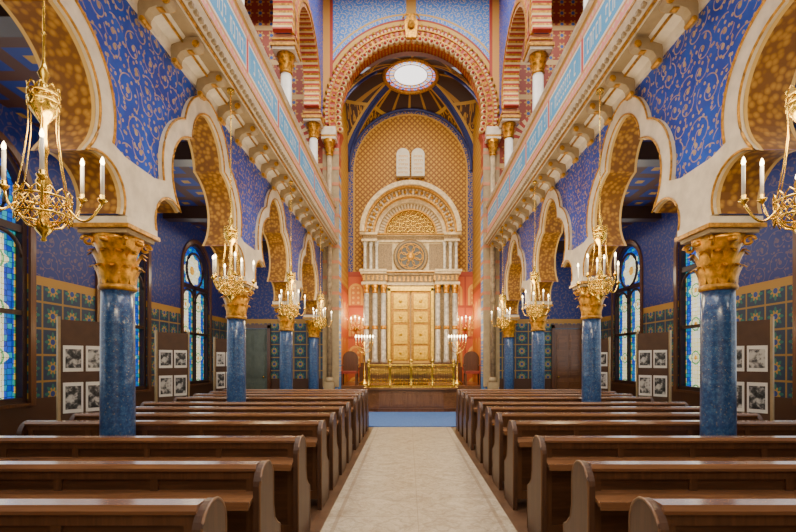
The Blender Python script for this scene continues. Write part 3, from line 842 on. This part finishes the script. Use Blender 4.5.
for sd in (-1, 1):
    d = MB().box(sd * .02, sd * .74, .0, .1, az(1.5), az(4.2)).obj('ark_door', m_goldp, A)
    mb = MB()
    for (a, b) in ((1.62, 2.12), (2.22, 2.92), (3.02, 3.42), (3.52, 4.1)):
        mb.box(sd * .12, sd * .64, -.05, 0, az(a), az(b))
        mb.box(sd * .19, sd * .57, -.08, -.05, az(a) + .08, az(b) - .08)
        mb.lathe([(0, -.12), (.05, -.11), (.07, -.08)], 12, (sd * .38, 0, az((a + b) / 2)), 0, True, 'y')
    mb.obj('door_panel', m_doorgold, d)
MB().box(-.86, -.76, -.1, .1, az(1.5), az(4.3)).box(.76, .86, -.1, .1, az(1.5), az(4.3)).box(-.86, .86, -.1, .1, az(4.2), az(4.36)).obj('door_frame', m_doorgold, A)
MB().lathe([(.66, 0), (.66, -.10), (.58, -.14), (.52, -.10), (.52, 0)], 40, (0, .08, az(5.50)), 0, True, 'y').obj('rosette_ring', m_arkdark, A)
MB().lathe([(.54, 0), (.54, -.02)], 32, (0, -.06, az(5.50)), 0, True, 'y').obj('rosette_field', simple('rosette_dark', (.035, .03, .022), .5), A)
mb = MB()
for i in range(8):
    a = pi * i / 4; mb.tube([(.29 * cos(a) + .15 * cos(t * pi / 6), -.09, az(5.50) + .29 * sin(a) + .15 * sin(t * pi / 6)) for t in range(12)], .018, 6, 0, True)
mb.tube([(.48 * cos(t * pi / 14), -.09, az(5.50) + .48 * sin(t * pi / 14)) for t in range(28)], .022, 6, 0, True)
mb.lathe([(.13, 0), (.13, -.04), (.06, -.06), (0, -.07)], 16, (0, -.08, az(5.50)), 0, True, 'y')
mb.obj('rosette', m_goldp, A)
zc = az(6.36)
mb = MB()
mb.ring(0, zc, 1.72, 1.88, 0, pi, 40, -.42, 1.0, (0,))
mb.ring(0, zc, 1.66, 1.72, 0, pi, 40, -.30, 1.0, (1,))
mb.ring(0, zc, 1.42, 1.66, 0, pi, 76, -.14, 1.0, (0, 2))
mb.ring(0, zc, 1.36, 1.42, 0, pi, 40, -.20, 1.0, (1,))
mb.ring(0, zc, 1.22, 1.36, 0, pi, 40, .06, 1.0, (0,))
mb.ring(0, zc, 1.02, 1.22, 0, pi, 60, .22, 1.0, (2, 0))
mb.ring(0, zc, .96, 1.02, 0, pi, 36, .16, 1.0, (1,))
mb.obj('arch_head', [m_arkstone, m_goldp, m_arkdark], A)
for i in range(23):
    a = pi * (i + .5) / 23; MB().lathe([(0, -.07), (.05, -.05), (.07, 0)], 10, (1.54 * cos(a), -.14, zc + 1.54 * sin(a)), 0, True, 'y').obj('arch_boss', m_goldp, A)
MB().prism([(p[0], p[1]) for p in arc(0, zc, .97, 0, 180, 24)], lambda a, b, t: (a, t, b), .34, 1.0).obj('tympanum', simple('tympanum_gold', (.30, .14, .012), .5, .1), A)
mb = MB()
for rad_, cnt, cr in ((.0, 1, .12), (.27, 4, .09), (.48, 8, .085), (.67, 11, .085), (.86, 14, .085)):
    for i in range(cnt):
        a = pi * (i + .5) / cnt; cx_, cz_ = (0, zc + .12) if cnt == 1 else (rad_ * cos(a), zc + .01 + rad_ * sin(a))
        mb.tube([(cx_ + cr * cos(t * pi / 6), .31, cz_ + cr * sin(t * pi / 6)) for t in range(12)], .014, 6, 0, True)
        mb.lathe([(0, -.03), (.025, -.02), (.03, .02)], 8, (cx_, .31, cz_), 0, True, 'y')
mb.obj('tympanum_lattice', m_brass, A)
tag(A, 'monumental beige stone ark with marble columns and gilded doors', 'ark')

T = empty('stone_tablets', (0, 17.895, 8.92))
for sd in (-1, 1):
    MB().prism([(sd * .04, 0), (sd * .56, 0)] + [(sd * (.30 + .26 * cos(radians(a))), .85 + .26 * sin(radians(a))) for a in range(0, 181, 15)] + [(sd * .04, .85)], lambda a, b, t: (a, t, b), 0, .2).obj('tablet', m_tablet, T)
    for k in range(5):
        mb = MB(); xx = sd * .30 - .18; x_s = xx
        while xx < sd * .30 + .15:
            wl_ = random.uniform(.035, .06)
            mb.box(xx + wl_ - .014, xx + wl_, -.008, 0, .10 + k * .16, .16 + k * .16)
            if random.random() < .5: mb.box(xx, xx + .012, -.008, 0, .11 + k * .16, .16 + k * .16)
            xx += wl_ + .03
        mb.box(x_s, xx - .03, -.008, 0, .16 + k * .16, .17 + k * .16)
        mb.obj('engraved_row', m_goldp, T)
tag(T, 'pair of white round topped commandment tablets on the gold wall', 'tablets')

# ------------------------------------------------------------------ pews
def build_pew(sd, L):
    r = empty('pew')
    ep = [(-.08, 0), (-.08, .78)] + arc(.06, .80, .14, 175, 0, 14) + [(.20, .62), (.23, .52), (.30, .46), (.36, .43), (.36, 0)]
    def endp(x0, x1, nm='end_panel'):
        return MB().prism(ep, lambda a, b, t: (t, a, b), x0, x1).obj(nm, m_pewend, r)
    e1 = endp(sd * 0, sd * .045); e2 = endp(sd * (L - .055), sd * L)
    MB().tube([(sd * .003, -.078, .03)] + [(sd * .003, a + (.004 if a < .1 else -.004), b - .003) for a, b in ep[1:-1]] + [(sd * .003, .357, .03)], .008, 6).obj('edge_moulding', m_pewedge, e1)
    MB().box(sd * .04, sd * (L - .05), .0, .035, .10, .90).obj('backrest', m_pew, r)
    MB().prism([(-.035, .895), (-.045, .915), (-.03, .94), (.06, .94), (.075, .915), (.06, .895)], lambda a, b, t: (t, a, b), sd * .04, sd * (L - .05)).obj('top_rail', m_pewtop, r)
    mb = MB().prism([(-.15, .70), (-.15, .725), (0, .77), (0, .745)], lambda a, b, t: (t, a, b), sd * .045, sd * (L - .055))
    mb.box(sd * .045, sd * (L - .055), -.165, -.148, .69, .74); mb.obj('book_ledge', m_pewtop, r)
    MB().box(sd * .045, sd * (L - .055), .035, .39, .42, .46).obj('seat', m_pewtop, r)
    mb = MB()
    nb = int(L / .6)
    for k in range(nb + 1):
        xx = .06 + k * (L - .18) / nb; mb.box(sd * xx, sd * (xx + .05), -.014, .0, .10, .89)
    mb.box(sd * .045, sd * (L - .055), -.016, .0, .10, .19); mb.box(sd * .045, sd * (L - .055), -.016, .0, .84, .895); mb.obj('back_framing', m_pewframe, r)
    tag(r, 'long brown wooden pew with rounded end panel and book ledge', 'pew', 'rows of wooden pews')
    return r
ROWS = [2.08, 2.88, 3.86, 4.87, 5.60, 6.33, 7.05, 8.05, 8.75, 9.45, 10.15]
for sd in (-1, 1):
    r = build_pew(sd, 3.25)
    r.location = (sd * 1.02, ROWS[0], 0)
    for yy in ROWS[1:]: dup(r, (sd * 1.02, yy, 0))

# ------------------------------------------------------------------ chandeliers
def ringband(r, z0, z1, n):
    mb = MB()
    for z in (z0, z1): mb.tube([(r * cos(a), r * sin(a), z) for a in [2 * pi * i / 32 for i in range(32)]], .008, 6, 0, True)
    for i in range(n):
        a = 2 * pi * i / n; b = 2 * pi * (i + 1) / n; c = (a + b) / 2
        P = lambda q, z: (r * cos(q), r * sin(q), z)
        mb.tube([P(a, z0), P(c, (z0 + z1) / 2), P(b, z1)], .005, 5); mb.tube([P(b, z0), P(c, (z0 + z1) / 2), P(a, z1)], .005, 5)
        mb.tube([P(a, z1), P(a + .3 * (c - a), z1 + .03), P(c, z1 + .055), P(b - .3 * (b - c), z1 + .03), P(b, z1)], .005, 5)
        mb.tube([P(a, z0), P(c, z0 - .045), P(b, z0)], .005, 5)
    return mb
def build_ch(CHZ, ztop, label, group, R_long=.33, R_short=.23, n=6):
    ch = empty('chandelier'); TOP = ztop - CHZ
    mb = MB().lathe([(.05, TOP - .05), (.05, TOP)], 14).tube([(0, 0, .9), (0, 0, TOP - .03)], .007, 8)
    zz = 1.15
    while zz < TOP - .2: mb.lathe([(0, -.02), (.016, 0), (0, .02)], 8, (0, 0, zz)); zz += .28
    mb.obj('suspension_rod', m_brass, ch)
    MB().lathe([(.01, -.22), (.018, -.21), (.010, -.19), (.045, -.15), (.055, -.11), (.03, -.07), (.025, -.02), (.02, .05), (.04, .12), (.045, .17), (.025, .22), (.015, .32), (.03, .38), (.018, .46), (.018, .55), (.05, .60), (.085, .65), (.09, .70), (.07, .75), (.03, .79), (.018, .84), (.035, .88), (.02, .92), (.010, .97)], 18).obj('stem', m_brass, ch)
    ringband(.15, -.05, .06, 14).obj('pierced_ring', m_brass, ch)
    ringband(.085, .70, .75, 9).obj('crown', m_brass, ch)
    mb = MB()
    for i in range(6):
        a = 2 * pi * i / 6
        mb.tube([(.02 * cos(a), .02 * sin(a), -.14), (.10 * cos(a), .10 * sin(a), -.11), (.15 * cos(a), .15 * sin(a), -.05)], .007, 6)
        mb.tube([(.085 * cos(a), .085 * sin(a), .70), (.085 * cos(a), .085 * sin(a), .5), (.11 * cos(a), .11 * sin(a), .28), (.15 * cos(a), .15 * sin(a), .06)], .004, 5)
    mb.obj('strut', m_brass, ch)
    for i in range(n):
        a = 2 * pi * i / n + .12
        long_ = i % 2 == 0; R1 = R_long if long_ else R_short; zt_ = .05 if long_ else .12
        pts = []
        for k in range(10):
            t = k / 9; rr = .15 + (R1 - .15) * t; z_ = .0 - .09 * sin(pi * t) * (1 if long_ else .4) + zt_ * t * t
            pts.append((rr * cos(a), rr * sin(a), z_))
        arm = MB().tube(pts, .008, 6)
        ex, ey = R1 * cos(a), R1 * sin(a)
        arm.lathe([(.01, zt_ - .01), (.028, zt_ + .01), (.032, zt_ + .02), (.014, zt_ + .025), (.016, zt_ + .05)], 12, (ex, ey, 0))
        arm = arm.obj('arm', m_brass, ch)
        cd = MB().lathe([(.012, zt_ + .045), (.012, zt_ + .25)], 10, (ex, ey, 0)).obj('candle', m_candle, arm)
        MB().lathe([(.006, 0), (.013, .018), (.011, .035), (.004, .055), (.0, .06)], 10, (ex, ey, zt_ + .25)).obj('bulb', m_bulb, cd)
    tag(ch, label, 'chandelier', group); return ch
def lamp(loc, e, c=(1, .76, .44), sz=.25):
    l = bpy.data.lights.new('fixture_or_fill_light', 'POINT'); l.energy = e; l.color = c; l.shadow_soft_size = sz
    lo = bpy.data.objects.new('fixture_or_fill_light', l); lo.location = loc; COL.objects.link(lo)
CHZ = 2.60
lab = 'slim brass chandelier with pierced ring and electric candles'
ch = build_ch(CHZ, 5.262, lab, 'nave chandeliers', .36, .24)
ch.location = (-2.5, WINC[0], CHZ)
dup(ch, (2.5, WINC[0], CHZ), (0, 0, pi - .24))
ch2 = build_ch(CHZ, 5.262, lab, 'nave chandeliers', .30, .20)
ch2.location = (-2.5, WINC[1], CHZ)
for sd in (-1, 1):
    for c in WINC:
        if c != WINC[0] and not (sd == -1 and c == WINC[1]): dup(ch2, (sd * 2.5, c, CHZ), (0, 0, random.uniform(0, .6)))
        lamp((sd * 2.45, c, 3.15), 55, (1, .78, .46))
        lamp((sd * 4.4, c, 3.9), 24, (1, .84, .60))  # added fill point in the side aisle, no fixture hangs here

# ------------------------------------------------------------------ sconces + candelabra in the chancel
sc = empty('wall_sconce')
MB().lathe([(.0, -.02), (.09, -.01), (.07, .02), (0, .03)], 14, (0, 0, 0), 0, True, 'y').obj('back_plate', m_brass, sc)
for i in range(5):
    dx = -.32 + i * .16; h = .12 + .10 * (1 - abs(i - 2) / 2)
    a_ = MB().tube([(0, -.03, 0), (dx * .5, -.14, -.08), (dx * .9, -.2, -.03), (dx, -.2, h)], .012, 6).lathe([(.01, h), (.04, h + .02), (.015, h + .03)], 10, (dx, -.2, 0)).obj('arm', m_brass, sc)
    MB().lathe([(.016, h + .03), (.016, h + .2)], 8, (dx, -.2, 0)).obj('candle', m_candle, a_)
    MB().lathe([(.008, h + .2), (.022, h + .23), (.018, h + .26), (0, h + .3)], 8, (dx, -.2, 0)).obj('bulb', m_bulb, a_)
tag(sc, 'five armed brass wall sconce with lit candles', 'sconce', 'chancel wall sconces')
sc.location = (-2.2, 18.07, 2.85)
dup(sc, (2.2, 18.07, 2.85))
cb = empty('candelabrum', (-1.62, 15.7, .74))
MB().lathe([(.2, 0), (.2, .05), (.08, .12), (.03, .2), (.05, .45), (.025, .5), (.025, 1.0), (.05, 1.05), (.025, 1.1), (.02, 1.5)], 14).obj('stand', m_brass, cb)
for i in range(7):
    dx = -.30 + i * .10; h = 1.5
    a_ = MB().tube([(0, 0, h - abs(dx) * 1.3)] + [(dx * sin(q * pi / 12), 0, h - abs(dx) * 1.3 * cos(q * pi / 12)) for q in range(1, 7)] + [(dx, 0, h)], .013, 6).obj('arm', m_brass, cb)
    MB().lathe([(.016, h), (.016, h + .14)], 8, (dx, 0, 0)).obj('candle', m_candle, a_)
    MB().lathe([(.01, h + .14), (.025, h + .17), (.02, h + .21), (0, h + .24)], 8, (dx, 0, 0)).obj('bulb', m_bulb, a_)
tag(cb, 'seven branched brass candelabrum standing beside the ark', 'candelabrum', 'ark candelabra')
dup(cb, (1.62, 15.7, .74))
for sd in (-1, 1):
    lamp((sd * 2.0, 17.2, 3.4), 48, (1, .78, .40), .2)
    lamp((sd * 1.62, 15.6, 2.7), 32, (1, .76, .40), .2)
ca = empty('armchair', (-2.1, 15.4, .74))
MB().box(-.27, .27, -.25, .25, .40, .48).obj('seat', m_redw, ca)
MB().prism([(-.27, .48), (.27, .48), (.27, .9)] + arc(0, .9, .27, 0, 180, 12) , lambda a, b, t: (a, t, b), .22, .28).obj('backrest', m_door, ca)
for sx_, sy_ in ((-1, -1), (1, -1), (-1, 1), (1, 1)): MB().box(sx_ * .27, sx_ * .22, sy_ * .23 - .025, sy_ * .23 + .025, 0, .40).obj('leg', m_door, ca)
for s_ in (-1, 1): MB().box(s_ * .3, s_ * .24, -.25, .25, .66, .71).box(s_ * .29, s_ * .25, -.24, -.2, .4, .66).obj('armrest', m_door, ca)
tag(ca, 'carved wooden armchair with red seat beside the ark', 'chair', 'chancel armchairs')
dup(ca, (2.1, 15.4, .74))

# ------------------------------------------------------------------ exhibition boards
PRM = {}; pcount = 0
def board(sd, mx_, my_, W):
    global pcount
    ang = radians(-55) if sd > 0 else radians(55)
    r = empty('exhibition_board', (mx_, my_, 0), (0, 0, ang))
    MB().box(-W / 2, W / 2, 0, .04, .45, 2.15).obj('panel', m_boardb, r)
    for s_ in (-1, 1): MB().box(s_ * (W / 2 + .03), s_ * (W / 2), -.01, .05, 0, 2.19).box(s_ * (W / 2 + .03), s_ * (W / 2 - .03), -.15, .19, 0, .04).obj('leg', m_creamd, r)
    tag(r, 'free standing brown exhibition board with mounted photographs', 'display board', 'exhibition boards')
    for ix in (-1, 1):
        for z_, hh in ((1.62, .36), (1.08, .42)):
            w_ = W * .42
            M_ = Matrix.Translation((mx_, my_, 0)) @ Matrix.Rotation(ang, 4, 'Z')
            p = M_ @ Vector((ix * W * .24, -.007, z_))
            v = pcount % 3; pcount += 1
            key = (round(w_, 3), hh, v)
            if key not in PRM:
                a1 = MB().box(-w_ / 2, w_ / 2, -.006, .006, -hh / 2, hh / 2).mesh('photograph', [m_mat])
                a2 = MB().box(-w_ / 2 + .025, w_ / 2 - .025, -.009, -.005, -hh / 2 + .05, hh / 2 - .05).mesh('print', [m_prints[v]]); PRM[key] = (a1, a2)
            a1, a2 = PRM[key]
            o = bpy.data.objects.new('photograph', a1); COL.objects.link(o); o.location = p; o.rotation_euler = (0, 0, ang)
            o2 = bpy.data.objects.new('print', a2); COL.objects.link(o2); o2.parent = o
            tag(o, 'black and white photograph mounted on the brown board', 'photograph', 'exhibition photographs')
for sd in (-1, 1):
    board(sd, sd * 4.66, 6.34, .56); board(sd, sd * 4.85, 9.1, .62); board(sd, sd * 4.85, 11.7, .56)

# ------------------------------------------------------------------ lighting
def area(name, loc, rot, sx_, sy_, e, c=(1, .96, .89)):
    l = bpy.data.lights.new(name, 'AREA'); l.shape = 'RECTANGLE'; l.size = sx_; l.size_y = sy_; l.energy = e; l.color = c
    o = bpy.data.objects.new(name, l); o.location = loc; o.rotation_euler = rot; COL.objects.link(o); return o
area('nave_fill', (0, 6.5, 13.2), (0, 0, 0), 4.5, 13, 1750, (1, .96, .88))  # hidden area light added under the ceiling for even brightness
area('rear_fill', (0, -3.0, 7), (radians(90), 0, 0), 8, 6, 420, (1, .97, .90))  # unseen fill added behind the camera, not an entrance lamp
for sd in (-1, 1):
    area('aisle_fill', (sd * 4.6, 8, 4.9), (0, 0, 0), 1.8, 10, 75, (1, .90, .74))  # hidden area light added below the gallery to brighten the aisle
    area('aisle_daylight', (sd * 5.8, 8.0, 2.8), (0, radians(90) * sd, 0), 3.0, 11, 90, (.92, .96, 1))
    area('gallery_light', (sd * 4.6, 8, 12.5), (0, 0, 0), 1.8, 12, 420)
    area('nave_uplight', (sd * .6, 7.5, 1.3), (radians(180), 0, 0), .8, 7, 70, (1, .86, .66))
area('chancel_light', (0, 15.3, 11.0), (radians(20), 0, 0), 3.0, .8, 120, (1, .82, .50))
area('ark_light', (0, 14.2, 5.5), (radians(80), 0, 0), 3.0, 2.0, 150, (1, .84, .54))
w = bpy.data.worlds.new('World'); SC.world = w; w.use_nodes = True
w.node_tree.nodes['Background'].inputs[0].default_value = (.8, .85, 1, 1); w.node_tree.nodes['Background'].inputs[1].default_value = .5

cam = bpy.data.cameras.new('Camera'); co = bpy.data.objects.new('Camera', cam); COL.objects.link(co)
co.location = (-.1, 0, 1.6); co.rotation_euler = (radians(90), 0, 0)
cam.sensor_width = 36; cam.lens = 450 / 796 * 36; cam.shift_x = -10 / 796; cam.shift_y = 94 / 796; cam.clip_start = .05
SC.camera = co
